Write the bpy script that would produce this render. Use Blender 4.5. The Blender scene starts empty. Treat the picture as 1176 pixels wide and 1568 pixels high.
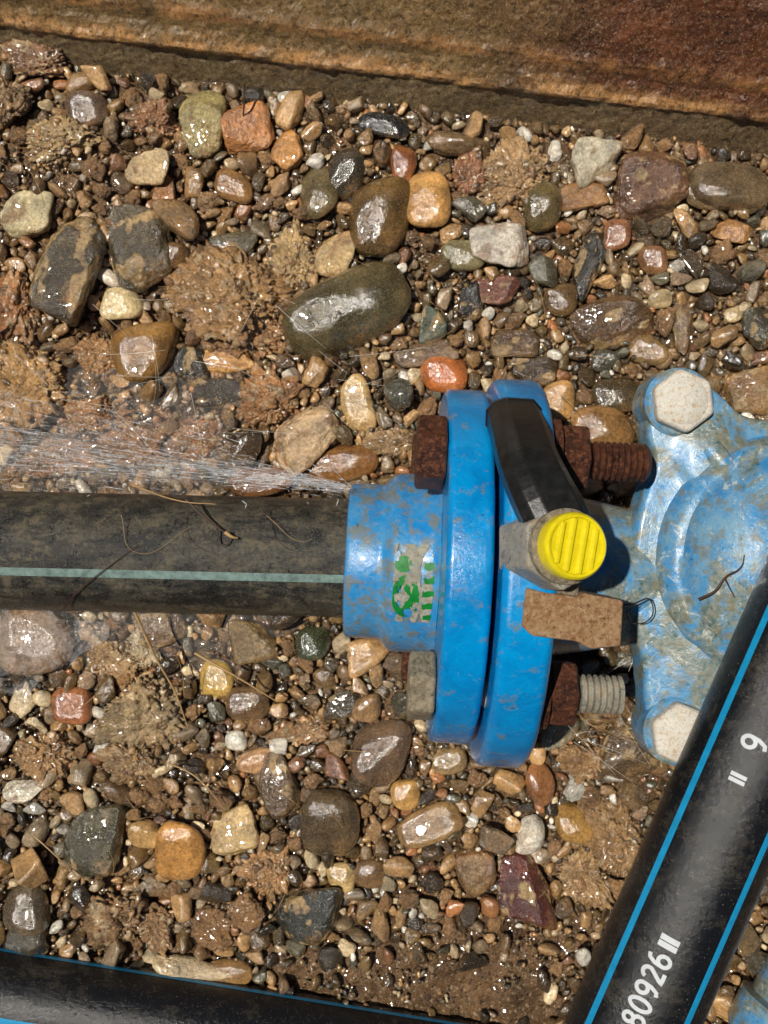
import bpy, bmesh, math, random
import numpy as np
from mathutils import Vector, Matrix
random.seed(7); rng=np.random.RandomState(7)
H=15.0
scene=bpy.context.scene
scene.view_settings.view_transform='Standard'; scene.view_settings.look='None'; scene.view_settings.exposure=0
# ------------------------------------------------------------------ helpers
def W(px,py,z=0.0):
    f=(H-z)/H
    return Vector(((px-588)/100*f,(784-py)/100*f,z))
def lin(c,k=1.3):
    o=[]
    for v in c:
        v=v/255.0
        v=v/12.92 if v<=0.04045 else ((v+0.055)/1.055)**2.4
        o.append(min(v/k,1.0))
    return tuple(o)
T3=rng.rand(32,32,32)
def vn(p):
    i=np.floor(p).astype(int); f=p-i; f=f*f*(3-2*f)
    a=i&31; b=(i+1)&31
    x,y,z=f[...,0],f[...,1],f[...,2]
    def g(u,v,w): return T3[u[...,0],v[...,1],w[...,2]]
    c00=g(a,a,a)*(1-x)+g(b,a,a)*x; c10=g(a,b,a)*(1-x)+g(b,b,a)*x
    c01=g(a,a,b)*(1-x)+g(b,a,b)*x; c11=g(a,b,b)*(1-x)+g(b,b,b)*x
    return (c00*(1-y)+c10*y)*(1-z)+(c01*(1-y)+c11*y)*z
def fbm(p,o=4,g=0.5):
    s=0;a=1;t=0
    for k in range(o):
        s=s+a*vn(p*(2**k)+k*7.3); t+=a; a*=g
    return s/t
def blobs(x,y,L):
    px=588+x*100; py=784-y*100
    m=0
    for (cx,cy,a,b2) in L:
        m=np.maximum(m,np.clip(1.25-((px-cx)/a)**2-((py-cy)/b2)**2,0,1))
    return m
SANDL=((650,1525,300,105),(120,650,260,70),(360,660,200,60),(850,1470,150,110),(90,260,110,60),(330,1180,45,28),(300,440,110,60),(700,1290,60,40))
def sandm(x,y): return blobs(x,y,SANDL)
def hground(x,y):
    x=np.asarray(x,float); y=np.asarray(y,float)
    p=np.stack([x*0.35+40,y*0.35+40,np.zeros_like(x)+3.3],-1)
    q=np.stack([x*2+60,y*2+60,np.zeros_like(x)+9.3],-1)
    return (fbm(p,3)-0.5)*0.55+(fbm(q,4)-0.5)*0.26+.12*sandm(x,y)+.06*blobs(x,y,SANDL[:1])
def link(o):
    scene.collection.objects.link(o); return o
def empty(name,loc=(0,0,0)):
    o=bpy.data.objects.new(name,None); o.location=loc; o.empty_display_size=.2; link(o); return o
def mesh_np(name,V,F,mat,smooth=True,parent=None):
    F=np.asarray(F); n=F.shape[1]
    me=bpy.data.meshes.new(name)
    me.vertices.add(len(V)); me.vertices.foreach_set("co",np.asarray(V,np.float32).ravel())
    me.loops.add(F.size); me.loops.foreach_set("vertex_index",F.astype(np.int32).ravel())
    me.polygons.add(len(F)); me.polygons.foreach_set("loop_start",(np.arange(len(F))*n).astype(np.int32))
    me.polygons.foreach_set("use_smooth",np.full(len(F),smooth))
    me.update(calc_edges=True)
    if mat: me.materials.append(mat)
    o=bpy.data.objects.new(name,me); link(o)
    if parent: o.parent=parent
    return o
def mesh_py(name,V,F,mat,smooth=True,parent=None):
    me=bpy.data.meshes.new(name); me.from_pydata([tuple(v) for v in V],[],F); me.update()
    for p in me.polygons: p.use_smooth=smooth
    if mat: me.materials.append(mat)
    o=bpy.data.objects.new(name,me); link(o)
    if parent: o.parent=parent
    return o
def frame(axis):
    a=Vector(axis).normalized()
    up=Vector((0,0,1)) if abs(a.z)<.95 else Vector((0,1,0))
    s=up.cross(a).normalized(); u=a.cross(s).normalized()
    return a,s,u
def lathe(name,o,axis,prof,mat,seg=96,smooth=True,parent=None,wob=0):
    a,s,u=frame(axis); o=Vector(o); V=[];F=[]
    for (x,r) in prof:
        for k in range(seg):
            t=2*math.pi*k/seg
            V.append(o+a*x+(s*math.cos(t)+u*math.sin(t))*r)
    for i in range(len(prof)-1):
        for k in range(seg):
            k2=(k+1)%seg
            F.append((i*seg+k,i*seg+k2,(i+1)*seg+k2,(i+1)*seg+k))
    if prof[0][1]>1e-4: F.append(tuple(range(seg))[::-1])
    if prof[-1][1]>1e-4: F.append(tuple((len(prof)-1)*seg+k for k in range(seg)))
    ob=mesh_py(name,V,F,mat,smooth,parent)
    if wob:
        me=ob.data; n=len(me.vertices); co=np.zeros(n*3,np.float32); me.vertices.foreach_get('co',co); co=co.reshape(-1,3)
        co+=((np.stack([fbm(co*2.2+k*11+20,3) for k in range(3)],-1)-.5)*wob).astype(np.float32); me.vertices.foreach_set('co',co.ravel())
    if smooth:
        m=ob.modifiers.new('es','EDGE_SPLIT'); m.split_angle=math.radians(40)
    return ob
def fil(x0,x1,R,b,n=6,r0=0):
    p=[(x0,r0)]
    for k in range(n+1):
        t=math.pi/2*k/n; p.append((x0+b-b*math.cos(t),R-b+b*math.sin(t)))
    for k in range(n+1):
        t=math.pi/2*k/n; p.append((x1-b+b*math.sin(t),R-b+b*math.cos(t)))
    p.append((x1,r0)); return p
def hexprism(name,o,axis,x0,x1,R,mat,parent,rot=0,bev=.03):
    a,s,u=frame(axis); o=Vector(o)
    V=[];F=[]
    for x in (x0,x1):
        for k in range(6):
            t=math.pi/3*k+rot; V.append(o+a*x+(s*math.cos(t)+u*math.sin(t))*R)
    F=[(5,4,3,2,1,0),(6,7,8,9,10,11)]+[(k,(k+1)%6,(k+1)%6+6,k+6) for k in range(6)]
    ob=mesh_py(name,V,F,mat,False,parent)
    b=ob.modifiers.new('b','BEVEL'); b.width=bev; b.segments=3
    return ob
def thread(name,o,axis,x0,x1,r,mat,parent,pitch=.075):
    prof=[(x0,0)]; x=x0
    while x<x1-.03:
        prof+=[(x,r-.035),(x+pitch*.35,r),(x+pitch*.55,r)]; x+=pitch
    prof+=[(x1-.02,r-.04),(x1,r-.07),(x1,0)]
    return lathe(name,o,axis,prof,mat,40,True,parent,.02)
# ------------------------------------------------------------------ materials
class M:
    def __init__(s,name):
        s.m=bpy.data.materials.new(name); s.m.use_nodes=True; s.nt=s.m.node_tree
        s.b=s.nt.nodes['Principled BSDF']; s.tc=s.nt.nodes.new('ShaderNodeTexCoord')
    def n(s,t,**k):
        x=s.nt.nodes.new(t)
        for a,b in k.items(): setattr(x,a,b)
        return x
    def l(s,a,b): s.nt.links.new(a,b)
    def noise(s,scale,detail=5,rough=.6,vec=None,dist=0):
        x=s.n('ShaderNodeTexNoise'); x.inputs['Scale'].default_value=scale; x.inputs['Detail'].default_value=detail
        x.inputs['Roughness'].default_value=rough; x.inputs['Distortion'].default_value=dist
        s.l(vec if vec else s.tc.outputs['Object'],x.inputs['Vector']); return x.outputs['Fac']
    def vor(s,scale,out='Distance'):
        x=s.n('ShaderNodeTexVoronoi'); x.inputs['Scale'].default_value=scale
        s.l(s.tc.outputs['Object'],x.inputs['Vector']); return x.outputs[out]
    def ramp(s,f,a,b,v0=0,v1=1):
        x=s.n('ShaderNodeMapRange'); x.inputs['From Min'].default_value=a; x.inputs['From Max'].default_value=b
        x.inputs['To Min'].default_value=v0; x.inputs['To Max'].default_value=v1
        s.l(f,x.inputs['Value']); return x.outputs['Result']
    def mix(s,f,a,b,mode='MIX'):
        x=s.n('ShaderNodeMix',data_type='RGBA',blend_type=mode)
        for v,i in ((f,0),(a,6),(b,7)):
            if isinstance(v,(int,float)): x.inputs[i].default_value=v
            elif isinstance(v,tuple): x.inputs[i].default_value=(*v[:3],1)
            else: s.l(v,x.inputs[i])
        return x.outputs[2]
    def math(s,op,a,b=0):
        x=s.n('ShaderNodeMath',operation=op)
        for v,i in ((a,0),(b,1)):
            if isinstance(v,(int,float)): x.inputs[i].default_value=v
            else: s.l(v,x.inputs[i])
        return x.outputs[0]
    def bump(s,h,st=.5,d=.05,prev=None):
        x=s.n('ShaderNodeBump'); x.inputs['Strength'].default_value=st; x.inputs['Distance'].default_value=d
        s.l(h,x.inputs['Height'])
        if prev: s.l(prev,x.inputs['Normal'])
        return x.outputs[0]
    def out(s,col=None,rough=None,nrm=None,spec=.5,coat=0,metal=0,cr=.08):
        for v,k in ((col,'Base Color'),(rough,'Roughness'),(nrm,'Normal')):
            if v is None: continue
            if isinstance(v,(int,float)): s.b.inputs[k].default_value=v
            elif isinstance(v,tuple): s.b.inputs[k].default_value=(*v[:3],1)
            else: s.l(v,s.b.inputs[k])
        s.b.inputs['Specular IOR Level'].default_value=spec
        s.b.inputs['Coat Weight'].default_value=coat; s.b.inputs['Coat Roughness'].default_value=cr
        s.b.inputs['Metallic'].default_value=metal
        return s.m
def mat_stone():
    m=M('wet_stone')
    at=m.n('ShaderNodeAttribute',attribute_name='Col'); ar=m.n('ShaderNodeAttribute',attribute_name='Rgh')
    R=ar.outputs['Fac']
    big=m.noise(2.2,4,.6); fine=m.noise(22,6,.7); sp=m.noise(60,3,.6)
    c=m.mix(1.0,at.outputs['Color'],m.ramp(big,.35,.65,.55,1.4),'MULTIPLY')
    c=m.mix(1.0,c,m.ramp(fine,.3,.7,.5,1.5),'MULTIPLY')
    c=m.mix(m.ramp(sp,.58,.68,0,.35),c,lin((225,205,165)))
    c=m.mix(m.ramp(sp,.40,.30,0,.6),c,lin((36,27,16)))
    mud=m.noise(1.1,8,.72); mud2=m.math('ADD',mud,m.math('MULTIPLY',R,.05))
    c=m.mix(m.ramp(mud2,.55,.66,0,.7),c,m.mix(m.ramp(fine,.35,.65),lin((98,68,38)),lin((188,144,92),1.1)))
    rough=m.ramp(m.math('ADD',fine,m.math('MULTIPLY',R,.2)),.3,.95,.06,.27)
    h=m.math('ADD',m.noise(9,8,.65),m.math('MULTIPLY',m.noise(38,6,.7),.45))
    x=m.n('ShaderNodeBump'); x.inputs['Distance'].default_value=.1
    m.l(h,x.inputs['Height']); m.l(m.ramp(R,0,1,.26,1.0),x.inputs['Strength'])
    return m.out(c,rough,x.outputs[0],1.0,1.0,cr=.05)
def mat_ground():
    m=M('wet_gritty_sand')
    a=m.noise(1.2,6,.65); f=m.noise(26,6,.75); g=m.vor(26,'Color'); v=m.vor(26)
    c=m.mix(m.ramp(a,.35,.65),lin((108,78,48)),lin((172,132,90)))
    c=m.mix(1.0,c,m.ramp(f,.3,.7,.5,1.45),'MULTIPLY')
    sep=m.n('ShaderNodeSeparateColor'); m.l(g,sep.inputs[0])
    c=m.mix(m.ramp(sep.outputs[0],.86,.90,0,.55),c,lin((215,185,145)))
    c=m.mix(m.ramp(sep.outputs[1],.84,.88,0,.6),c,lin((45,37,26)))
    n1=m.bump(m.math('ADD',f,m.math('MULTIPLY',v,-.5)),1.0,.07); n2=m.bump(m.noise(6,6,.6),.6,.15,n1)
    return m.out(c,m.ramp(f,.3,.7,.1,.3),n2,.9,.7)
def mat_wall():
    m=M('stained_wet_concrete')
    mp=m.n('ShaderNodeMapping'); mp.inputs['Scale'].default_value=(.4,1.2,2.4); m.l(m.tc.outputs['Object'],mp.inputs['Vector'])
    st=m.noise(1.3,8,.75,mp.outputs[0]); big=m.noise(.35,5,.6); f=m.noise(13,9,.85); ff=m.noise(30,5,.8); bl=m.noise(1.3,8,.7)
    sx=m.n('ShaderNodeSeparateXYZ'); m.l(m.tc.outputs['Object'],sx.inputs[0])
    redf=m.ramp(m.math('ADD',sx.outputs[0],m.math('MULTIPLY',big,7)),4.0,7.6,0,1)
    at=m.n('ShaderNodeAttribute',attribute_name='Hz')
    c=m.mix(m.ramp(bl,.36,.64),lin((140,108,60),1.1),lin((186,148,90),1.1))
    c=m.mix(redf,c,m.mix(m.ramp(bl,.36,.64),lin((100,52,25),1.1),lin((154,88,46),1.1)))
    hz=m.math('ADD',at.outputs['Fac'],m.math('MULTIPLY',m.math('SUBTRACT',st,.5),.35))
    c=m.mix(m.ramp(hz,.52,.42,0,.8),c,lin((140,120,86),.95))
    rg=m.ramp(m.math('ABSOLUTE',m.math('SUBTRACT',hz,.58)),.12,.03,0,.95)
    c=m.mix(m.math('MULTIPLY',rg,m.ramp(bl,.38,.5)),c,lin((244,180,108),1.0))
    rg2=m.ramp(m.math('ABSOLUTE',m.math('SUBTRACT',hz,.9)),.10,.02,0,.7)
    c=m.mix(m.math('MULTIPLY',rg2,m.ramp(bl,.40,.55)),c,lin((230,160,92),1.0))
    c=m.mix(m.ramp(f,.46,.40,0,.75),c,lin((50,32,16)))
    c=m.mix(1.0,c,m.ramp(f,.4,.6,.6,1.4),'MULTIPLY')
    c=m.mix(m.ramp(ff,.55,.60,0,.55),c,lin((240,205,150),1))
    n1=m.bump(f,1.0,.13); n1=m.bump(ff,1.0,.07,n1)
    return m.out(c,m.ramp(f,.35,.65,.12,.32),n1,1.0,.8)
def mat_blue(name,dirt,pale=0):
    m=M(name)
    a=m.noise(1.7,8,.7,dist=.6); f=m.noise(14,7,.7); s=m.noise(5,7,.7); q=m.noise(2.6,8,.8); sc=m.noise(3.2,9,.85,dist=1.5)
    base=m.mix(m.ramp(a,.35,.65),lin((0,132,206),1.3),lin((0,164,238),1.25))
    if pale: 
        base=m.mix(m.ramp(q,.42,.58,pale*.25,pale),base,lin((140,182,204),1.3))
        base=m.mix(m.ramp(a,.47,.56,0,pale),base,m.mix(m.ramp(f,.4,.6),lin((100,118,100)),lin((168,158,126))))
        base=m.mix(m.ramp(sc,.57,.61,0,pale),base,lin((228,230,220),1.1))
    c=m.mix(m.ramp(s,.59-dirt*.12,.68-dirt*.12,0,.6+.2*dirt),base,m.mix(f,lin((96,106,84)),lin((160,148,118))))
    c=m.mix(m.ramp(sc,.60,.64,0,.5),c,lin((140,156,142)))
    c=m.mix(m.ramp(f,.38,.32,0,.7),c,lin((34,56,60)))
    n1=m.bump(s,.25,.05); n1=m.bump(f,.25,.025,n1)
    return m.out(c,m.ramp(s,.38,.62,.12,.24+.2*dirt),n1,.5,.25)
def mat_black(name,dirt,col=(26,27,26)):
    m=M(name)
    mp=m.n('ShaderNodeMapping'); mp.inputs['Scale'].default_value=(.45,1.6,1.6); m.l(m.tc.outputs['Object'],mp.inputs['Vector'])
    a=m.noise(1.8,9,.75,mp.outputs[0],.5); f=m.noise(20,6,.7); sp=m.noise(42,4,.6); b=m.noise(3.0,9,.85)
    c=m.mix(m.ramp(a,.56-.12*dirt,.70-.12*dirt,0,.25+.5*dirt),lin(col),m.mix(m.ramp(f,.35,.65),lin((66,64,54)),lin((118,112,94))))
    c=m.mix(m.ramp(b,.53,.58,0,.6*dirt),c,lin((130,116,90)))
    c=m.mix(m.ramp(b,.47,.42,0,.8*dirt),c,lin((26,26,24)))
    c=m.mix(m.ramp(sp,.64,.70,0,.5),c,lin((170,160,140)))
    c=m.mix(m.ramp(f,.36,.30,0,.6),c,lin((16,13,9)))
    n1=m.bump(a,.3,.05); n1=m.bump(f,.3+.3*dirt,.035,n1); n1=m.bump(b,.4*dirt,.08,n1)
    return m.out(c,m.ramp(b,.4,.6,.14+.08*dirt,.26+.22*dirt),n1,.5,.0)
def mat_rust(name,c1,c2,c3,rough=.55,b=1,dk=.35):
    m=M(name); a=m.noise(5,8,.75,dist=.4); f=m.noise(17,6,.8)
    c=m.mix(m.ramp(a,.42,.58),lin(c1),lin(c2)); c=m.mix(m.ramp(f,.52,.60,0,.9),c,lin(c3))
    c=m.mix(m.ramp(f,.45,.37,0,.8),c,lin(tuple(v*dk for v in c1)))
    n1=m.bump(f,1.0*b,.1); n1=m.bump(a,.6*b,.12,n1)
    return m.out(c,m.ramp(f,.38,.62,rough-.25,rough+.1),n1,.5)
def mat_plain(name,c,rough=.4,v=.2,metal=0,coat=0):
    m=M(name); f=m.noise(9,7,.7)
    cc=m.mix(1.0,lin(c),m.ramp(f,.3,.7,1-v,1+v),'MULTIPLY')
    return m.out(cc,m.ramp(f,.3,.7,rough-.08,rough+.1),m.bump(f,.25,.02),.5,coat,metal)
def mat_water(name,op,tint=(.9,.95,1),sc=4,bd=.12):
    m=bpy.data.materials.new(name); m.use_nodes=True; nt=m.node_tree; nt.nodes.clear()
    o=nt.nodes.new('ShaderNodeOutputMaterial'); mx=nt.nodes.new('ShaderNodeMixShader'); tr=nt.nodes.new('ShaderNodeBsdfTransparent')
    pr=nt.nodes.new('ShaderNodeBsdfPrincipled'); pr.inputs['Base Color'].default_value=(*tint,1); pr.inputs['Roughness'].default_value=.12
    pr.inputs['Specular IOR Level'].default_value=1.0
    mx.inputs[0].default_value=op
    nt.links.new(tr.outputs[0],mx.inputs[1]); nt.links.new(pr.outputs[0],mx.inputs[2]); nt.links.new(mx.outputs[0],o.inputs[0])
    tc=nt.nodes.new('ShaderNodeTexCoord'); nz=nt.nodes.new('ShaderNodeTexNoise'); nz.inputs['Scale'].default_value=sc; nz.inputs['Detail'].default_value=4
    bp=nt.nodes.new('ShaderNodeBump'); bp.inputs['Distance'].default_value=bd; nt.links.new(tc.outputs['Object'],nz.inputs['Vector'])
    nt.links.new(nz.outputs['Fac'],bp.inputs['Height']); nt.links.new(bp.outputs[0],pr.inputs['Normal'])
    return m
STONE=mat_stone(); GROUND=mat_ground(); WALL=mat_wall()
BLUE=mat_blue('blue_epoxy_paint',.22); BLUED=mat_blue('dirty_blue_paint',.9,.2); BLUEP=mat_blue('pale_dirty_blue_paint',.6,.85)
PIPE=mat_black('dirty_black_polyethylene',1.0,(38,38,36)); PIPE2=mat_black('black_polyethylene',.2,(24,26,30))
RUSTD=mat_rust('dark_rust',(78,40,25),(128,72,44),(176,110,70)); RUSTL=mat_rust('dusty_rust',(182,132,86),(208,165,120),(222,192,152),.65,.7,.6)
ZINC=mat_rust('dirty_zinc',(140,128,104),(180,166,138),(200,180,150),.5,.6,.5); ZINC2=mat_rust('galvanised',(160,156,142),(200,194,176),(190,165,130),.45,.5,.5)
PLAST=mat_rust('whitewashed_bolt_head',(236,228,210),(250,246,234),(214,182,145),.6,.35,.8)
YEL=mat_plain('yellow_plastic',(255,234,24),.26,.12,coat=.5); RUB=mat_plain('black_rubber',(32,32,31),.32,.4)
STR1=mat_plain('cyan_stripe',(30,160,215),.35,.15); STR2=mat_plain('faded_blue_stripe',(124,148,142),.5,.5)
LABG=mat_plain('green_print',(15,135,50),.35,.25); LABT=mat_rust('torn_label',(172,162,135),(205,196,172),(120,160,180),.5,.5,.7)
WHITE=mat_plain('white_print',(215,220,225),.5,.1); STRAW=mat_plain('dry_straw',(185,150,100),.5,.3); TWIG=mat_plain('dark_root',(70,45,28),.5,.3); WEB=mat_plain('cobweb_silk',(225,220,205),.4,.2)
# ------------------------------------------------------------------ ground sheet
def warp(n,inner,outer):
    t=np.linspace(-1,1,n); k=.88
    return np.where(np.abs(t)<k, t/k*inner, np.sign(t)*(inner+(outer-inner)*(np.clip(np.abs(t)-k,0,1)/(1-k))**3))
n=640; gx=warp(n,9,400); X,Y=np.meshgrid(gx,gx,indexing='xy')
fade=np.clip((14-np.maximum(abs(X),abs(Y)))/3,0,1)
Z=hground(X,Y)*fade-.05+(fbm(np.stack([X*9+80,Y*9+80,X*0],-1),3)-.5)*.09
V=np.stack([X,Y,Z],-1).reshape(-1,3)
i=np.arange(n-1); I,J=np.meshgrid(i,i,indexing='ij'); b=(I*n+J).ravel()
F=np.stack([b,b+1,b+n+1,b+n],1)
mesh_np('ground',V,F,GROUND)
# ------------------------------------------------------------------ wall
A0=W(0,94,0); A1=W(1176,240,0); d=(A1-A0).normalized(); nb=Vector((-d.y,d.x,0))
if nb.y<0: nb=-nb
prof=[(-.02,-.8),(0,-.1),(.08,.06),(.19,.25),(.30,.45),(.29,.53),(.31,.60),(.42,.66),(.54,.74),(.60,.83),(.66,.93),(.8,1.02),(1.3,1.45),(2.0,2.1),(3.2,3.2),(5.2,5.0),(5.8,5.4),(8.5,5.6)]
pp=[]
for k in range(len(prof)-1):
    (a,bz),(c,dz)=prof[k],prof[k+1]; Lg=math.hypot(c-a,dz-bz); m=max(2,int(Lg/.045))
    for q in range(m): pp.append((a+(c-a)*q/m,bz+(dz-bz)*q/m))
pp.append(prof[-1]); pp=np.array(pp)
ss=np.concatenate([np.linspace(-14,-3.01,60),np.linspace(-3,15,560),np.linspace(15.1,26,60)])
SS,PP=np.meshgrid(ss,np.arange(len(pp)),indexing='ij')
Nn=pp[PP,0]; Zz=pp[PP,1]
p3=np.stack([SS*.8+30,Zz*1.3+30,Nn+30],-1)
dis=(fbm(p3*1.2,5,.6)-.5)*.18+(fbm(p3*9,3,.7)-.5)*.08
low=np.exp(-((Zz-.6)/.25)**2)
dis+=low*(fbm(np.stack([SS*1.6+9,Zz*3+4,Nn*0+2],-1),5,.6)-.5)*.26
Nn=Nn+dis*.6
Vw=np.stack([A0.x+d.x*SS+nb.x*Nn,A0.y+d.y*SS+nb.y*Nn,Zz-dis*.6],-1).reshape(-1,3)
nu,nv=len(ss),len(pp)
I,J=np.meshgrid(np.arange(nu-1),np.arange(nv-1),indexing='ij'); b=(I*nv+J).ravel()
wall=mesh_np('concrete_wall',Vw,np.stack([b,b+nv,b+nv+1,b+1],1),WALL)
at=wall.data.attributes.new('Hz','FLOAT','POINT'); at.data.foreach_set('value',Zz.ravel().astype(np.float32))
# ------------------------------------------------------------------ stones
def ico(s):
    bm=bmesh.new(); bmesh.ops.create_icosphere(bm,subdivisions=s,radius=1)
    bm.verts.ensure_lookup_table()
    V=np.array([v.co[:] for v in bm.verts]); F=np.array([[v.index for v in f.verts] for f in bm.faces]); bm.free()
    V/=np.linalg.norm(V,axis=1)[:,None]; return V,F
ICO={s:ico(s) for s in (1,2,3,4,5,6)}
def shape(V,p,K,amp,freq,seed,jit=.28,dv=.18):
    r_=np.random.RandomState(seed)
    N=r_.normal(size=(K,3)); N/=np.linalg.norm(N,axis=1)[:,None]
    A=r_.normal(size=(6,3))*jit+np.array([[1,0,0],[-1,0,0],[0,1,0],[0,-1,0],[0,0,1],[0,0,-1]]); A/=np.linalg.norm(A,axis=1)[:,None]
    N=np.vstack([N,A])
    dd=r_.uniform(1-dv-.03,1+dv-.03,len(N))
    q=np.maximum(V@N.T/dd,0)**p
    r=q.sum(1)**(-1/p); r/=r.mean()
    off=r_.rand(3)*20+10
    r=r*(1+amp*(fbm(V*freq+off,5,.6)-.5))
    return V*r[:,None]
def stone_col(me_obj,cols,rg):
    me=me_obj.data
    a=me.attributes.new('Col','FLOAT_COLOR','POINT'); c=np.ones((len(me.vertices),4),np.float32); c[:,:3]=cols; a.data.foreach_set('color',c.ravel())
    a=me.attributes.new('Rgh','FLOAT','POINT'); r=np.zeros(len(me.vertices),np.float32); r[:]=rg; a.data.foreach_set('value',r)
BIG=[(312,185,38,52,0,(168,152,102),1),(388,195,36,40,0,(205,140,84),1),(442,232,26,32,0,(205,148,86),1),(103,408,50,82,-12,(70,60,42),1),
(212,370,52,57,0,(80,70,50),1),(184,460,30,27,0,(235,210,160),0),(220,540,50,50,0,(140,104,55),0),(345,455,84,60,-20,(175,135,88),2),
(375,510,60,45,0,(170,126,82),2),(535,470,108,62,25,(84,74,48),0),(578,332,46,62,-5,(98,74,38),0),(652,312,37,47,5,(195,148,88),0),
(773,372,42,38,0,(225,214,196),1),(680,566,37,33,0,(192,114,62),0),(712,395,31,24,0,(130,120,86),0),(785,268,62,48,0,(188,152,108),2),
(905,240,34,36,-15,(212,200,172),1),(1005,270,64,46,0,(108,76,54),1),(1125,280,64,40,0,(112,94,70),0),(935,490,66,40,12,(92,68,44),1),
(897,297,37,25,0,(165,120,70),1),(550,620,26,42,8,(192,160,110),0),(465,668,52,38,25,(210,178,138),1),(505,712,74,30,5,(135,94,52),0),
(583,1150,46,46,0,(108,86,66),0),(270,1300,40,44,0,(188,138,78),0),(220,1277,26,25,0,(196,158,104),0),(145,1290,48,53,0,(72,68,48),1),
(362,1275,38,32,15,(212,182,130),1),(412,1330,34,32,0,(188,142,94),2),(510,1258,44,53,-5,(92,76,54),0),(467,1403,54,45,0,(44,46,40),1),
(622,1218,23,26,0,(200,156,94),0),(805,1370,42,58,10,(84,38,30),1),(882,1265,31,35,0,(176,136,78),0),(215,1100,60,54,0,(168,144,106),2),
(108,1085,31,30,0,(160,104,66),0),(330,1040,27,31,0,(194,160,90),0),(385,985,37,34,0,(135,112,78),1),(212,1000,30,34,0,(205,186,152),2),
(35,1390,36,38,0,(90,78,60),0),(40,325,36,36,0,(208,192,150),1),(95,215,48,32,10,(192,162,116),2),(232,185,34,32,0,(165,116,78),2),
(340,550,44,22,-5,(212,162,100),1),(330,602,38,28,0,(58,50,38),1),(290,560,28,32,0,(42,38,30),1),(40,585,70,56,-10,(196,152,96),2),
(15,465,44,50,0,(172,118,72),2),(445,395,38,42,0,(198,166,116),2),(490,298,28,42,25,(104,90,60),0),(530,265,30,42,0,(62,54,40),0),
(355,285,32,23,-15,(145,106,62),0),(590,195,38,20,-10,(30,30,28),0),(948,600,38,30,10,(80,66,42),0),(925,655,50,34,0,(142,106,64),0),
(850,615,26,36,0,(182,140,86),0),(1150,595,42,36,10,(140,106,62),1),(1120,350,27,18,0,(208,156,104),1),(160,1008,42,28,-15,(190,156,112),2),
(390,1165,27,22,0,(202,158,116),0),(360,1135,17,17,0,(232,224,206),0),(692,1167,32,22,0,(155,130,92),0),(655,1265,50,28,25,(145,114,74),0),
(895,1350,36,42,20,(178,142,96),2),(905,1172,33,30,0,(185,144,98),2),(860,1112,30,34,0,(160,150,122),1),(520,1345,22,25,0,(198,168,115),0),
(30,1210,27,20,0,(235,224,200),1),(172,1405,44,36,0,(150,116,78),2),(430,1210,33,45,20,(100,80,56),1),(480,985,27,27,0,(62,68,46),0),
(830,322,30,40,0,(98,84,52),0),(620,250,23,30,0,(138,84,46),0),(900,402,22,50,-20,(38,36,30),1),(945,360,22,26,0,(144,98,68),0),
(855,460,27,25,0,(104,80,50),0),(720,458,20,30,-10,(26,26,24),1),(665,502,22,28,-20,(84,92,76),1),(370,388,19,11,10,(245,236,212),1),
(130,165,36,25,0,(102,82,66),0),(225,258,36,26,5,(208,180,136),1),(15,160,34,38,0,(132,102,68),2),(250,290,20,24,0,(168,120,76),1),
(790,522,38,24,0,(98,74,48),1),(820,565,38,22,0,(76,60,42),1),(1045,512,14,38,-8,(126,102,76),1),(1118,485,15,14,0,(208,184,140),0),
(1010,460,20,14,10,(192,170,130),0),(60,1155,44,34,0,(182,142,98),2),(200,1170,42,30,0,(168,136,98),2),(45,1440,38,30,0,(62,56,42),1),
(345,1490,42,20,0,(155,120,76),0),(235,1420,34,30,0,(156,120,82),2),(55,975,62,55,0,(155,130,106),0),(245,960,40,30,0,(114,88,58),1),
(760,1080,40,30,0,(84,66,48),1),(960,1150,42,40,0,(102,82,58),1),(950,1300,44,58,0,(165,130,88),2),(730,1340,34,40,0,(140,112,78),1),
(560,1080,24,22,0,(155,122,84),0),(525,1080,28,22,10,(74,66,50),1),(380,1080,34,26,0,(110,84,56),0),(345,375,48,24,5,(100,90,68),1),
(130,640,48,30,0,(176,128,82),2),(80,705,50,30,0,(158,110,70),2),(300,680,50,30,8,(160,112,72),2),(600,680,48,24,0,(170,136,92),2),
(400,740,50,26,0,(125,84,48),0),(150,545,36,36,0,(184,138,90),2),(510,390,26,40,-20,(200,170,120),1),(270,390,24,22,0,(118,88,55),0),
(1070,300,28,22,0,(124,104,76),0),(1160,505,26,34,0,(66,64,52),1),(760,450,30,22,0,(124,78,62),1),(640,545,44,20,15,(122,96,68),1),
(925,1075,36,32,0,(126,96,66),1),(470,1115,40,22,5,(176,134,88),2),(565,1340,28,24,0,(124,96,66),0),(1000,400,22,24,0,(134,96,64),0),
(410,620,46,36,0,(172,124,80),2),(200,690,54,30,-5,(160,114,72),2),(60,100,40,26,0,(150,110,74),2),(720,270,26,34,0,(160,108,72),2)]
placed=[]; clodpts=[]
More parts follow.
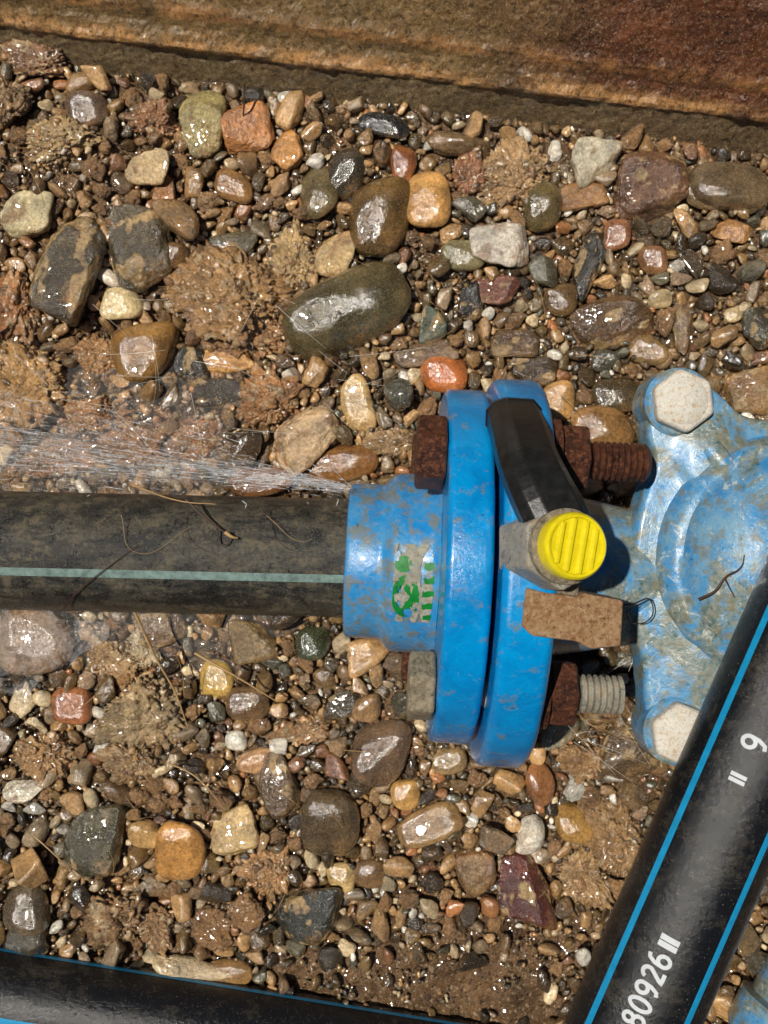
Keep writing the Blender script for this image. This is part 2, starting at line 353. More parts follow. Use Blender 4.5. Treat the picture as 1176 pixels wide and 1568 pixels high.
for k,(px,py,rx,ry,rot,c,kd) in enumerate(BIG):
    rx/=100;ry/=100; rz=min(rx,ry)*(.62 if kd!=2 else .58)
    s=5 if max(rx,ry)<.4 and kd!=2 else 6
    p,K,amp,fr,jt,dv=[(2.9,3,.12,1.2,.10,.10),(8,9,.30,1.8,.28,.18),(6,8,1.15,2.0,.28,.26)][kd]
    Vt=shape(ICO[s][0],p,K,amp,fr,100+k,jt,dv)
    if kd==2:
        nn=fbm(ICO[s][0]*5+k,4,.6); Vt=Vt*(1+.42*(np.abs(nn-.5)*2-.25)+.12*(fbm(ICO[s][0]*19+k,2)-.5))[:,None]
    Vt=Vt*np.array([rx,ry,rz])
    t=math.radians(rot); R=np.array([[math.cos(t),-math.sin(t),0],[math.sin(t),math.cos(t),0],[0,0,1]])
    ta=random.uniform(-.18,.18); Rx=np.array([[1,0,0],[0,math.cos(ta),-math.sin(ta)],[0,math.sin(ta),math.cos(ta)]])
    Vt=Vt@(R@Rx).T
    zc=rz*(.4 if kd!=2 else .28); w=W(px,py,zc+rz*.4); zc+=float(hground(w.x,w.y))
    cc=Vector((w.x,w.y,zc))
    ob=mesh_np('cobble_stone',Vt,ICO[s][1],STONE); ob.location=cc
    mn=sum(c)/3; sat=tuple(min(255,max(0,mn+(v-mn)*1.08)) for v in c)
    base=np.array(lin(sat,1.12 if kd!=2 else 1.0))
    pat=fbm(ICO[s][0]*2.0+k*3,4)
    cl=base[None,:]*np.ones((len(Vt),1))
    if kd==1 and sum(c)<330:
        mm=np.clip((pat-.58)/.05,0,1)[:,None]; cl=cl*(1-mm)+np.array(lin((175,145,98)))*mm
    if kd==1 and sum(c)>=330:
        mm=np.clip((pat-.58)/.08,0,1)[:,None]*.6; cl=cl*(1-mm)+np.array(lin((145,95,52)))*mm
    if kd==2:
        fp=fbm(ICO[s][0]*6+k*5,4,.65)[:,None]; cl=cl*(.45+1.05*fp)
        mm=np.clip((fp-.60)/.04,0,1); cl=cl*(1-mm)+np.array(lin((215,185,140)))*mm
        up=np.where(Vt[:,2]>rz*.2)[0]
        for q in rng.choice(up,min(len(up),int(230*rx*ry)+3),replace=False):
            v=Vt[q]; clodpts.append((cc.x+v[0],cc.y+v[1],random.choice([.025,.03,.035,.04,.05,.07]),cc.z+v[2]-.015))
    stone_col(ob,cl,[0.0,.3,.75][kd])
    placed.append((cc.x,cc.y,rx,ry,t))
EX=9.6; res=.03; n=int(2*EX/res); ax=(np.arange(n)+.5)*res-EX
D=np.full((n,n),9.0,np.float32)
def upd(x,y,r,ell=None):
    w=r+1.0 if r>.1 else r+.35
    if ell: w=max(ell[0],ell[1])+.5
    i0=max(0,int((x-w+EX)/res)); i1=min(n,int((x+w+EX)/res)+1); j0=max(0,int((y-w+EX)/res)); j1=min(n,int((y+w+EX)/res)+1)
    if i1<=i0 or j1<=j0: return
    xs=ax[i0:i1,None]-x; ys=ax[None,j0:j1]-y
    if ell:
        a,b2,t=ell; u=xs*math.cos(t)+ys*math.sin(t); v=-xs*math.sin(t)+ys*math.cos(t)
        q=np.sqrt((u/a)**2+(v/b2)**2); dd=(q-1)*min(a,b2)
    else: dd=np.sqrt(xs*xs+ys*ys)-r
    D[i0:i1,j0:j1]=np.minimum(D[i0:i1,j0:j1],dd)
for (x,y,rx,ry,t) in placed: upd(x,y,0,(rx*.9,ry*.9,t))
XX,YY=np.meshgrid(ax,ax,indexing='ij')
dw=-((XX-A0.x)*nb.x+(YY-A0.y)*nb.y)
D=np.minimum(D,dw.astype(np.float32)+.05)
SM=sandm(XX,YY)*.8; SB=blobs(XX,YY,SANDL[:1])
RF=np.kron(rng.rand(n//4+1,n//4+1),np.ones((4,4)))[:n,:n]
PAL=[((64,52,34),11),((38,35,29),11),((96,78,48),13),((130,102,62),12),((172,134,88),12),((194,152,100),9),((172,114,70),4),((222,198,156),7),
((236,228,210),4),((128,86,58),5),((102,98,80),5),((160,138,108),10),((114,90,62),9),((76,78,66),3)]
pc=np.array([lin(c,1.12) for c,_ in PAL]); pw=np.array([w for _,w in PAL],float); pw/=pw.sum()
peb=[]
def pack(r0,r1,k,maxn,sandp,lim=9.5,cover=1.0,sb=0):
    cnt=0
    cand=np.argwhere((D>r0*k)&(RF>np.maximum(SM*sandp,SB*sb))); rng.shuffle(cand)
    if cover<1: cand=cand[:int(len(cand)*cover)]
    for (i,j) in cand:
        r=r0+(r1-r0)*random.random()**1.8
        x=ax[i];y=ax[j]
        if abs(x)>lim or abs(y)>lim: continue
        if D[i,j]<r*k:
            r=r0
            if D[i,j]<r*k: continue
        peb.append((x,y,r)); upd(x,y,r); cnt+=1
        if cnt>=maxn: break
    print('pack',r0,cnt)
pack(.24,.34,.9,150,1.1,cover=.015,sb=1.2)
pack(.16,.24,.85,560,1.1,cover=.05,sb=1.1)
pack(.11,.16,.8,2100,1.05,cover=.12,sb=1.0)
pack(.075,.11,.72,6500,1.0,cover=.35,sb=.98)
pack(.05,.075,.66,12500,.9,7.9,sb=.95)
pack(.03,.05,.60,30000,.6,7.4,sb=.88)
P=np.array([(a,b,c,np.nan) for a,b,c in peb]+clodpts)
def build(sel,s,Vs,Fs,Cs,Rs,state,clod):
    Vt,Ft=ICO[s]; K=20
    tm=[shape(Vt,random.choice([3,3.5,5,8,14]),8,random.choice([.1,.25,.4,.5]),1.8,500+s*50+q) if (not clod or q<17) else shape(Vt,6,8,.9,2.4,500+s*50+q) for q in range(K)]
    tid=rng.randint(0,K,len(sel))
    for q in range(K):
        ss_=sel[tid==q]; m=len(ss_); ic=clod and q>=17
        if m==0: continue
        r=ss_[:,2]; sx=r*rng.uniform(.95,1.5,m); sy=r*rng.uniform(.7,1.0,m); sz=r*rng.uniform(.5,.95,m)
        v=tm[q][None]*np.stack([sx,sy,sz],-1)[:,None,:]
        a=rng.uniform(0,6.283,m); b_=rng.normal(0,.5,m)
        cb,sb=np.cos(b_)[:,None],np.sin(b_)[:,None]; ca,sa=np.cos(a)[:,None],np.sin(a)[:,None]
        x,y,z=v[...,0],v[...,1],v[...,2]
        y,z=y*cb-z*sb,y*sb+z*cb
        x,z=x*cb+z*sb*.6,z*cb-x*sb*.6
        x,y=x*ca-y*sa,x*sa+y*ca
        h=hground(ss_[:,0],ss_[:,1])
        zc=h+r*rng.uniform(-.1,.75,m)+rng.uniform(-.04,.08,m)
        zc=np.where(np.isnan(ss_[:,3]),zc,ss_[:,3])
        v=np.stack([x+ss_[:,0][:,None],y+ss_[:,1][:,None],z+zc[:,None]],-1)
        nV=len(Vt)
        f=Ft[None]+(np.arange(m)*nV)[:,None,None]+state[0]
        state[0]+=m*nV
        c=pc[rng.choice(len(pc),m,p=pw)]*rng.uniform(.7,1.25,m)[:,None]
        px=588+ss_[:,0]*100; py=784-ss_[:,1]*100
        mu=np.clip(1.2-((px-120)/420)**2-((py-480)/330)**2,0,1)*.3+.05
        mu=np.where(np.isnan(ss_[:,3]),mu,.4)
        if ic: mu=mu*0+.8
        c=c*(1-mu[:,None])+np.array(lin((174,130,84),1.15))*mu[:,None]
        Vs.append(v.reshape(-1,3)); Fs.append(f.reshape(-1,3)); Cs.append(np.repeat(c,nV,0)); Rs.append(np.repeat(((rng.rand(m)**2.5)*.8) if not ic else np.full(m,.85),nV))
Vs,Fs,Cs,Rs,st=[],[],[],[],[0]
r=P[:,2]
inv=(abs(P[:,0])<6.3)&(abs(P[:,1])<8.2)
for lo,hi,s,so in ((.24,1,5,4),(.16,.24,4,3),(.11,.16,4,3),(.075,.11,3,2),(.05,.075,2,2),(0,.05,2,1)):
    q=(r>=lo)&(r<hi)
    if (q&inv).any(): build(P[q&inv],s,Vs,Fs,Cs,Rs,st,lo>=.11)
    if (q&~inv).any(): build(P[q&~inv],so,Vs,Fs,Cs,Rs,st,lo>=.11)
Vg=np.concatenate(Vs); Fg=np.concatenate(Fs)
print('gravel verts',len(Vg),'faces',len(Fg),'n',len(P))
g=mesh_np('river_gravel',Vg,Fg,STONE); stone_col(g,np.concatenate(Cs),np.concatenate(Rs))
# ------------------------------------------------------------------ pipes
cam_pos=Vector((0,0,H))
def strip(name,o,axis,R,L0,L1,u,width,mat,parent):
    a=Vector(axis).normalized(); V=[];F=[]
    o=Vector(o); n=int((L1-L0)/.5)+1
    s,up=u
    for i in range(n+1):
        x=L0+(L1-L0)*i/n
        for k in range(5):
            t=(k/4-.5)*width/R
            V.append(o+a*x+(up*math.cos(t)+s*math.sin(t))*(R+.004))
    for i in range(n):
        for k in range(4): F.append((i*5+k,i*5+k+1,(i+1)*5+k+1,(i+1)*5+k))
    return mesh_py(name,V,F,mat,True,parent)
def angle_frame(o,axis,u):
    a=Vector(axis).normalized(); v=(cam_pos-Vector(o)); v=(v-a*v.dot(a)).normalized(); s=a.cross(v)
    ph=math.asin(u)
    d=v*math.cos(ph)+s*math.sin(ph); return (a.cross(d),d)
pa=W(0,842,1.7); pb=W(530,854,1.7); axp=(pb-pa).normalized()
mp=empty('polyethylene_pipe')
RP=.80
lathe('pipe_body',pb,axp,[(-16,0),(-16,RP)]+[(x,RP) for x in np.linspace(-15.9,.3,60)],PIPE,96,True,mp)
SG=1 if axp.cross(Vector((0,0,1))).y<0 else -1
strip('blue_stripe',pb,axp,RP,-16,.0,angle_frame(W(260,848,1.7),axp,.34*SG),.11,STR2,mp)
# ------------------------------------------------------------------ flange adaptor
fa=empty('blue_flange_adaptor')
t1=math.radians(-2.8); ax1=Vector((math.cos(t1),math.sin(t1),0)); O1=Vector((.96,-.718,1.7))
so=[(-1.46,.79),(-1.465,.96),(-1.45,1.01),(-1.40,1.04),(-1.05,1.045),(-.99,1.05),(-.95,1.08),(-.90,1.15),(-.84,1.19),(-.76,1.205),(-.38,1.21),(-.32,1.24),(-.27,1.30)]
lathe('socket',O1,ax1,so,BLUED,128,True,fa,.02)
lathe('flange_ring',O1,ax1,fil(-.27,.27,2.36,.09,7,.5),BLUE,160,True,fa,.02)
lathe('gasket',O1,ax1,[(.27,.5),(.27,1.6),(.36,1.6),(.36,.5)],RUB,64,True,fa)
def label(name,fn,mat,off,x0,x1,ph0,ph1,R,nx=70,nt=110):
    a,s,u=frame(ax1)
    V=[];F=[];
    for i in range(nx+1):
        for j in range(nt+1):
            x=x0+(x1-x0)*i/nx; ph=ph0+(ph1-ph0)*j/nt
            V.append(O1+a*x+(u*math.cos(ph)-Vector((-a.y,a.x,0))*math.sin(ph))*(R+off))
    for i in range(nx):
        for j in range(nt):
            if fn((i+.5)/nx,(j+.5)/nt): F.append((i*(nt+1)+j,(i+1)*(nt+1)+j,(i+1)*(nt+1)+j+1,i*(nt+1)+j+1))
    return mesh_py(name,V,F,mat,True,fa)
def nz(x,y,s,o=0): return float(fbm(np.array([[x*s+o,y*s+o,o+1.7]]),4)[0])
def lab(u,v):
    e=min(u,1-u,v,1-v)
    return nz(u,v,6,3)+e*.6>.54
label('torn_label',lab,LABT,.014,-.84,-.30,-.24,.60,1.212)
def green(u,v):
    if ((u-.22)/.2)**2+((v-.22)/.11)**2<1: return nz(u,v,12,2)>.36
    if v>.35 and u<.62: return nz(u,v,9,8)>.5 and (((u-.3)/.32)**2+((v-.66)/.3)**2<1)
    if u>.66 and u<.97: return (math.sin(v*34+u*5+nz(u,v,6,5)*4)>.15) and v>.12 and abs(u-.85)<.15*(.4+1.1*nz(u,v,7,1))
    return False
label('green_print',green,LABG,.020,-.84,-.30,-.20,.56,1.212)
def bolt(par,O,a,py_,pz,x0h,x1h,x0n,x1n,xe,mh,mn,mt,rot=0,Rh=.47,rs=.235):
    perp=Vector((-a.y,a.x,0)); o=O+perp*py_+Vector((0,0,pz))
    hexprism('bolt_head',o,a,x0h,x1h,Rh,mh,par,rot,.05); hexprism('nut',o,a,x0n,x1n,Rh*.98,mn,par,rot+.35,.05)
    thread('threaded_stud',o,a,x1h-.02,xe,rs,mt,par)
    lathe('washer',o,a,[(x0n-.1,0),(x0n-.1,Rh*1.03),(x0n-.005,Rh*1.03),(x0n-.005,0)],mn,40,True,par)
bolt(fa,O1,ax1,1.42,1.36,-.64,-.28,1.08,1.42,2.2,RUSTD,RUSTD,RUSTD,.2)
bolt(fa,O1,ax1,-1.42,1.36,-.60,-.28,1.08,1.42,1.98,ZINC,RUSTD,ZINC2,.1,.44)
bolt(fa,O1,ax1,1.42,-1.36,-.62,-.28,1.08,1.42,2.0,RUSTD,RUSTD,RUSTD,.3)
bolt(fa,O1,ax1,-1.42,-1.36,-.62,-.28,1.08,1.42,2.0,RUSTD,RUSTD,RUSTD,.3)
# ------------------------------------------------------------------ gate valve
gv=empty('gate_valve')
O2=Vector((1.61,-.80,1.7)); t2=math.radians(-3.0); ax2=Vector((math.cos(t2),math.sin(t2),0))
lathe('inlet_flange',O2,ax2,fil(-.31,.31,2.58,.12,8,.4),BLUE,160,True,gv,.02)
lathe('valve_neck',O2,ax2,[(.3,1.6),(.36,1.4),(.46,1.22),(.7,1.1),(1.2,1.02),(1.8,.9),(2.6,.86),(4.5,.86),(5.6,.95),(6.1,1.1),(6.4,1.5)],BLUEP,96,True,gv,.04)
lathe('valve_body',(5.0,-.85,0),(0,0,1),[(-.4,.4),(-.3,1.0),(.3,1.5),(1.2,1.75),(2.1,1.7),(2.5,1.6),(2.5,0)],BLUEP,64,True,gv,.05)
lathe('outlet_flange',O2,ax2,fil(6.35,6.95,2.58,.12,8,.4),BLUED,96,True,gv)
zt=2.55
half=[(1045,566),(1008,582),(994,615),(992,660),(1002,705),(990,745),(975,800),(967,870),(966,940),(976,985),(986,1020),(988,1070),(998,1120),(1022,1158),(1052,1168),(1085,1152),(1120,1110),(1200,1095)]
top=[(1200,642),(1140,634),(1095,595)]
cx=(1200-588)/100*(H-zt)/H
L=[W(x,y,zt) for x,y in half]; Tt=[W(x,y,zt) for x,y in top]
outl=L+[Vector((2*cx-p.x,p.y,p.z)) for p in reversed(L[:-1])]+[Vector((2*cx-p.x,p.y,p.z)) for p in [Tt[2],Tt[1]]]+[Tt[0],Tt[1],Tt[2]]
def catmull(P,n=6):
    o=[];m=len(P)
    for i in range(m):
        p0,p1,p2,p3=P[i-1],P[i],P[(i+1)%m],P[(i+2)%m]
        for k in range(n):
            t=k/n; o.append(.5*((2*p1)+(p2-p0)*t+(2*p0-5*p1+4*p2-p3)*t*t+(3*p1-p0-3*p2+p3)*t**3))
    return o
ol=catmull(outl,5)
cen=Vector((cx,-.72,zt))
V=[];F=[];m=len(ol)
rings=[(1.0,-.55),(1.0,-.12),(.992,-.05),(.975,-.01),(.95,0),(.88,.01),(.80,.05),(.74,.10),(.66,.17)]
for sc,dz in rings:
    for p in ol:
        q=cen+(p-cen)*sc; V.append(Vector((q.x,q.y,zt+dz)))
for i_ in range(len(rings)-1):
    for k in range(m): F.append((i_*m+k,i_*m+(k+1)%m,(i_+1)*m+(k+1)%m,(i_+1)*m+k))
F.append(tuple((len(rings)-1)*m+k for k in range(m)))
ob=mesh_py('bonnet_flange',V,F,BLUEP,True,gv); e=ob.modifiers.new('e','EDGE_SPLIT'); e.split_angle=math.radians(55)
lathe('bonnet_dome',(cx-.05,-.62,0),(0,0,1),[(zt-.1,1.62),(zt+.12,1.56),(zt+.25,1.50),(zt+.31,1.42),(zt+.32,1.34),(zt+.27,1.26),(zt+.22,1.1),(zt+.22,.8),(zt+.27,.58),(zt+.31,.42),(zt+.33,.36),(zt+.33,0)],BLUEP,96,True,gv,.05)
for (bx,by) in ((1046,614),(1044,1124)):
    c=W(bx,by,zt+.2); 
    for sx in (0,1):
        x=c.x if sx==0 else 2*cx-c.x
        lathe('bolt_boss',(x,c.y,0),(0,0,1),[(zt-.5,.46),(zt+.04,.44),(zt+.08,.40),(zt+.08,0)],BLUEP,48,True,gv)
        hexprism('bonnet_bolt',(x,c.y,0),(0,0,1),zt+.05,zt+.28,.41,PLAST,gv,.3+by,.06)
        lathe('bolt_crown',(x,c.y,0),(0,0,1),[(zt+.28,.3),(zt+.31,.24),(zt+.32,0)],PLAST,32,True,gv,.03)
        dv=(Vector((cx,-.66,0))-Vector((x,c.y,0))).normalized(); pr=Vector((-dv.y,dv.x,0)); V=[];F=[]
        for i_ in range(12):
            t=i_/11; ctr=Vector((x,c.y,0))+dv*(.42+1.0*t)
            for (u,h) in ((-.22,zt-.05),(-.12,zt+.05+.12*math.sin(math.pi*t)),(0,zt+.08+.16*math.sin(math.pi*t)),(.12,zt+.05+.12*math.sin(math.pi*t)),(.22,zt-.05)):
                V.append((ctr.x+pr.x*u,ctr.y+pr.y*u,h+.12*t))
        for i_ in range(11):
            for k in range(4): F.append((i_*5+k,i_*5+k+1,(i_+1)*5+k+1,(i_+1)*5+k))
        mesh_py('bonnet_rib',V,F,BLUEP,True,gv)
# ------------------------------------------------------------------ clamp with yellow cap
cl=empty('earthing_clamp')
path=[(786,632,3.35,.30),(797,662,3.85,.33),(810,705,4.27,.34),(830,750,4.5,.33),(850,790,4.58,.33),(862,822,4.5,.33)]
pts=[W(a,b_,c) for a,b_,c,_ in path]
def cat_open(P,n=8):
    Q=[P[0]*2-P[1]]+P+[P[-1]*2-P[-2]]; o=[]
    for i in range(1,len(Q)-2):
        p0,p1,p2,p3=Q[i-1:i+3]
        for k in range(n):
            t=k/n; o.append(.5*((2*p1)+(p2-p0)*t+(2*p0-5*p1+4*p2-p3)*t*t+(3*p1-p0-3*p2+p3)*t**3))
    o.append(P[-1]); return o
cp=cat_open(pts,3)
V=[];F=[];sec=[(-1,-1),(-1,.3),(-.72,.85),(.30,1.0),(.72,.8),(1,.2),(1,-1)]
for i_,p in enumerate(cp):
    tg=(cp[min(i_+1,len(cp)-1)]-cp[max(i_-1,0)]).normalized(); rad=(p-Vector((p.x,-.8,1.7))).normalized()
    sd_=tg.cross(rad).normalized(); rad=sd_.cross(tg).normalized()
    w=.31+.05*i_/len(cp); hh=.18
    for (u,v) in sec: V.append(p+sd_*u*w+rad*v*hh)
ns=len(sec)
for i_ in range(len(cp)-1):
    for k in range(ns): F.append((i_*ns+k,i_*ns+(k+1)%ns,(i_+1)*ns+(k+1)%ns,(i_+1)*ns+k))
F.append(tuple(range(ns))); F.append(tuple((len(cp)-1)*ns+k for k in range(ns))[::-1])
ob=mesh_py('black_strap',V,F,RUB,False,cl); b=ob.modifiers.new('b','BEVEL'); b.width=.03; b.segments=3; b.limit_method='ANGLE'; b.angle_limit=math.radians(12)
bA=W(840,838,4.35); bB=W(883,836,5.0); ab=(bB-bA).normalized(); Lb=(bB-bA).length
hexprism('hex_body',bA,ab,-.45,Lb-.30,.47,ZINC2,cl,.5,.04)
lathe('collar',bA,ab,[(Lb-.32,.40),(Lb-.22,.40),(Lb-.2,.36),(Lb-.2,0)],ZINC,48,True,cl)
lathe('yellow_cap',bA,ab,[(Lb-.22,.0),(Lb-.22,.345),(Lb-.03,.352),(Lb,.34),(Lb+.02,.32),(Lb+.015,.295),(Lb-.005,.285),(Lb-.005,0)],YEL,64,True,cl)
a_,s_,u_=frame(ab)
for k,off in enumerate((-.19,-.07,.07,.19)):
    th=math.radians(78); e1=s_*math.cos(th)+u_*math.sin(th); e2=-s_*math.sin(th)+u_*math.cos(th)
    hl=math.sqrt(.29**2-off*off); c=bA+ab*(Lb-.03)+e2*off; V=[]
    for dz in (0,.055):
        for (p,q) in ((-hl,-.03),(hl,-.03),(hl,.03),(-hl,.03)): V.append(c+e1*p+e2*q+ab*dz)
    ob=mesh_py('cap_rib',V,[(3,2,1,0),(4,5,6,7),(0,1,5,4),(1,2,6,5),(2,3,7,6),(3,0,4,7)],YEL,False,cl)
    b=ob.modifiers.new('b','BEVEL'); b.width=.02; b.segments=3
def extr(name,poly,z0,z1,mat,par,bev=.05,tilt=0):
    P0=[W(x,y,z1) for x,y in poly]; V=[Vector((p.x*1.0,p.y,z0)) for p in P0]+P0; m=len(P0)
    F=[tuple(range(m)),tuple(range(m,2*m))[::-1]]+[(k,k+m,(k+1)%m+m,(k+1)%m) for k in range(m)]
    ob=mesh_py(name,V,F,mat,False,par); bm=bmesh.new(); bm.from_mesh(ob.data); bmesh.ops.recalc_face_normals(bm,faces=bm.faces); bm.to_mesh(ob.data); bm.free()
    b=ob.modifiers.new('b','BEVEL'); b.width=bev; b.segments=3; return ob
extr('jaw_block',[(806,900),(836,908),(888,914),(893,908),(955,920),(951,990),(905,994),(880,982),(815,974),(800,960)],3.75,4.35,RUSTL,cl,.05)
extr('jaw_lug',[(808,880),(850,876),(888,888),(886,922),(850,930),(806,912)],3.7,4.22,ZINC,cl,.04)
# ------------------------------------------------------------------ service pipes (foreground)
def svc(p0,p1,R,stripes,ext,name):
    a=(p1-p0).normalized(); par=empty(name)
    lathe('pipe_body',p0,a,[(-ext,R)]+[(x,R) for x in np.linspace(-ext+.1,ext,50)],PIPE2,96,True,par)
    for u in stripes: strip('blue_stripe',p0,a,R,-ext,ext,angle_frame((p0+p1)/2,a,u*SG),.085,STR1,par)
    return par,a
ZP=3.6; RQ=.905*(H-ZP)/H
q0=W(967,1568,ZP); q1=W(1281,850,ZP)
sp,aa=svc(q0,q1,RQ,(-.60,.74),14,'water_service_pipe')
# printed characters drawn as stroked polylines that follow the pipe surface
def arc(cx_,cy_,rx,ry,a0,a1,n=14): return [(cx_+rx*math.cos(math.radians(a0+(a1-a0)*k/n)),cy_+ry*math.sin(math.radians(a0+(a1-a0)*k/n))) for k in range(n+1)]
GL={'5':[[(.5,1),(.05,1),(.03,.56)]+arc(.27,.32,.26,.30,115,-150)],'0':[arc(.3,.5,.26,.5,0,360,24)],'8':[arc(.3,.76,.21,.23,0,360,18),arc(.3,.27,.26,.27,0,360,18)],
'9':[arc(.3,.72,.25,.27,0,360,20),[(.55,.72),(.52,.35),(.38,.05),(.18,0)]],'6':[arc(.3,.28,.25,.28,0,360,20),[(.05,.28),(.08,.65),(.22,.95),(.42,1)]],
'2':[arc(.3,.74,.24,.26,165,-20)+[(.06,.02),(.56,.02)]],'=':[[(.05,.2),(.05,.9)],[(.3,.2),(.3,.9)]],' ':[]}
def ptext(txt,pxy,size,ph,par,o,a,R,wd=.022,adv=.78):
    s,dv=angle_frame(o+(q1-q0)*.3,a,ph); t0=(pxy-o).dot(a)-len(txt)*adv*size/2; V=[];F=[]
    for ci,ch in enumerate(txt):
        for pl in GL[ch]:
            q=[]
            for k in range(len(pl)-1):
                m_=max(1,int(math.dist(pl[k],pl[k+1])*size/.03))
                for j in range(m_): q.append((pl[k][0]+(pl[k+1][0]-pl[k][0])*j/m_,pl[k][1]+(pl[k+1][1]-pl[k][1])*j/m_))
            q.append(pl[-1]); b0=len(V)
            for k,(x,y) in enumerate(q):
                x0,y0=q[max(0,k-1)]; x1,y1=q[min(len(q)-1,k+1)]; L_=math.hypot(x1-x0,y1-y0) or 1; nx,ny=-(y1-y0)/L_,(x1-x0)/L_
                for sg in (-1,1):
                    X_=t0+(ci*adv+x)*size+nx*wd*sg; Y_=(y-.5)*size+ny*wd*sg; t=-Y_/R
                    V.append(o+a*X_+(dv*math.cos(t)+s*math.sin(t))*(R+.006+.0006*ci))
            for k in range(len(q)-1): F.append((b0+2*k,b0+2*k+1,b0+2*k+3,b0+2*k+2))
    mesh_py('printed_marking',V,F,WHITE,False,par)
zz_=ZP+RQ*.9
ptext('80926',W(982,1508,zz_),.23,.0,sp,q0,aa,RQ)
ptext('=',W(1020,1432,zz_),.30,.05,sp,q0,aa,RQ,.032)
ptext('= 9',W(1143,1160,zz_),.25,.0,sp,q0,aa,RQ)
svc(W(0,1524,.3),W(600,1622,.3),.69,(-.86,.46),14,'water_service_pipe')
bc=empty('blue_pipe_coupling')
c0=W(1228,1500,.5); ac=Vector((.45,.89,0)).normalized()
lathe('coupling_body',c0,ac,[(-1.1,.4),(-1.1,.62),(-1.0,.68),(-.5,.68),(-.45,.55),(.45,.55),(.5,.68),(1.0,.68),(1.1,.62),(1.1,.4)],BLUEP,64,True,bc)
lathe('coupling_pipe',c0,ac,[(-6,.4),(6,.4)],PIPE2,48,True,bc)
# ------------------------------------------------------------------ straw & roots
def tube(name,pts,r,mat,par):
    cu=bpy.data.curves.new(name,'CURVE'); cu.dimensions='3D'; s=cu.splines.new('BEZIER'); s.bezier_points.add(len(pts)-1)
    for k,p in enumerate(pts):
        b=s.bezier_points[k]; b.co=p; b.handle_left_type=b.handle_right_type='AUTO'
        b.radius=1-.6*k/max(1,len(pts)-1)
    cu.bevel_depth=r; cu.bevel_resolution=2; cu.materials.append(mat)
    o=bpy.data.objects.new(name,cu); link(o); o.parent=par
ds=empty('dry_roots_and_straw')
tube('straw',[W(205,935,1.0),W(240,1010,.75),W(268,1060,.6),W(288,1115,.4)],.022,STRAW,ds)
tube('straw',[W(298,1000,.6),W(360,1035,.65),W(425,1075,.5)],.022,STRAW,ds)
tube('straw',[W(258,1168,.4),W(300,1190,.6),W(345,1240,.5)],.014,STRAW,ds)
tube('straw',[W(50,1278,.5),W(85,1310,.55),W(120,1345,.4)],.014,STRAW,ds)
tube('root',[W(373,128,.7),W(374,155,.6),W(372,180,.4)],.02,TWIG,ds)
tube('root',[W(285,765,2.48),W(310,790,2.52),W(340,812,2.53),W(365,825,2.52)],.018,TWIG,ds)
tube('root',[W(330,805,2.53),W(345,835,2.53),W(352,812,2.55)],.012,TWIG,ds)
tube('straw',[W(345,815,2.55),W(355,822,2.56),W(364,824,2.54)],.03,STRAW,ds)
tube('root',[W(95,935,2.15),W(120,905,2.4),W(160,872,2.52),W(210,835,2.53)],.01,TWIG,ds)
tube('straw',[W(200,742,2.2),W(280,768,2.5),W(330,772,2.5)],.012,STRAW,ds)
tube('root',[W(1070,918,2.95),W(1095,905,2.95),W(1110,885,2.95),W(1135,868,2.95),W(1140,850,2.95)],.02,TWIG,ds)
tube('root',[W(1110,885,2.95),W(1125,915,2.9)],.012,TWIG,ds)
tube('root',[W(900,912,3.3),W(955,925,3.3),W(1000,930,2.9),W(960,940,3.3),W(975,925,3.2)],.012,TWIG,ds)
for k in range(14):
    x=random.uniform(880,990); y=random.uniform(1070,1140)
    tube('straw',[W(x,y,1.2),W(x+random.uniform(10,40),y+random.uniform(0,25),1.5),W(x+random.uniform(40,90),y+random.uniform(-10,45),1.2)],.006,STRAW,ds)
for k in range(34):
    x=random.uniform(20,900); y=random.choice([random.uniform(980,1400),random.uniform(300,640)]); an=random.uniform(0,6.28); L_=random.uniform(20,80)
    tube('straw',[W(x,y,.45),W(x+L_*.5*math.cos(an)+4,y+L_*.5*math.sin(an),.6),W(x+L_*math.cos(an),y+L_*math.sin(an),.4)],.005,STRAW,ds)
for k in range(4):
    x=random.uniform(20,420); 
    tube('straw',[W(x,770+random.uniform(0,30),2.5),W(x+random.uniform(20,60),800+random.uniform(0,60),2.53),W(x+random.uniform(60,120),790+random.uniform(0,90),2.52)],.004,STRAW if k%2 else TWIG,ds)
cw=empty('cobweb')
for k in range(46):
    if k<30: x,y,z=random.uniform(20,560),random.uniform(430,720),random.uniform(.5,1.0)
    else: x,y,z=random.uniform(820,1000),random.uniform(1030,1140),random.uniform(1.0,1.8)
    an=random.gauss(.5,.6); L_=random.uniform(40,130)
    p=W(x,y,z); q=W(x+L_*math.cos(an),y+L_*math.sin(an),z+random.uniform(-.3,.3)); mid=(p+q)/2; mid.z-=.06
    tube('silk_strand',[p,mid,q],.003,WEB,cw)
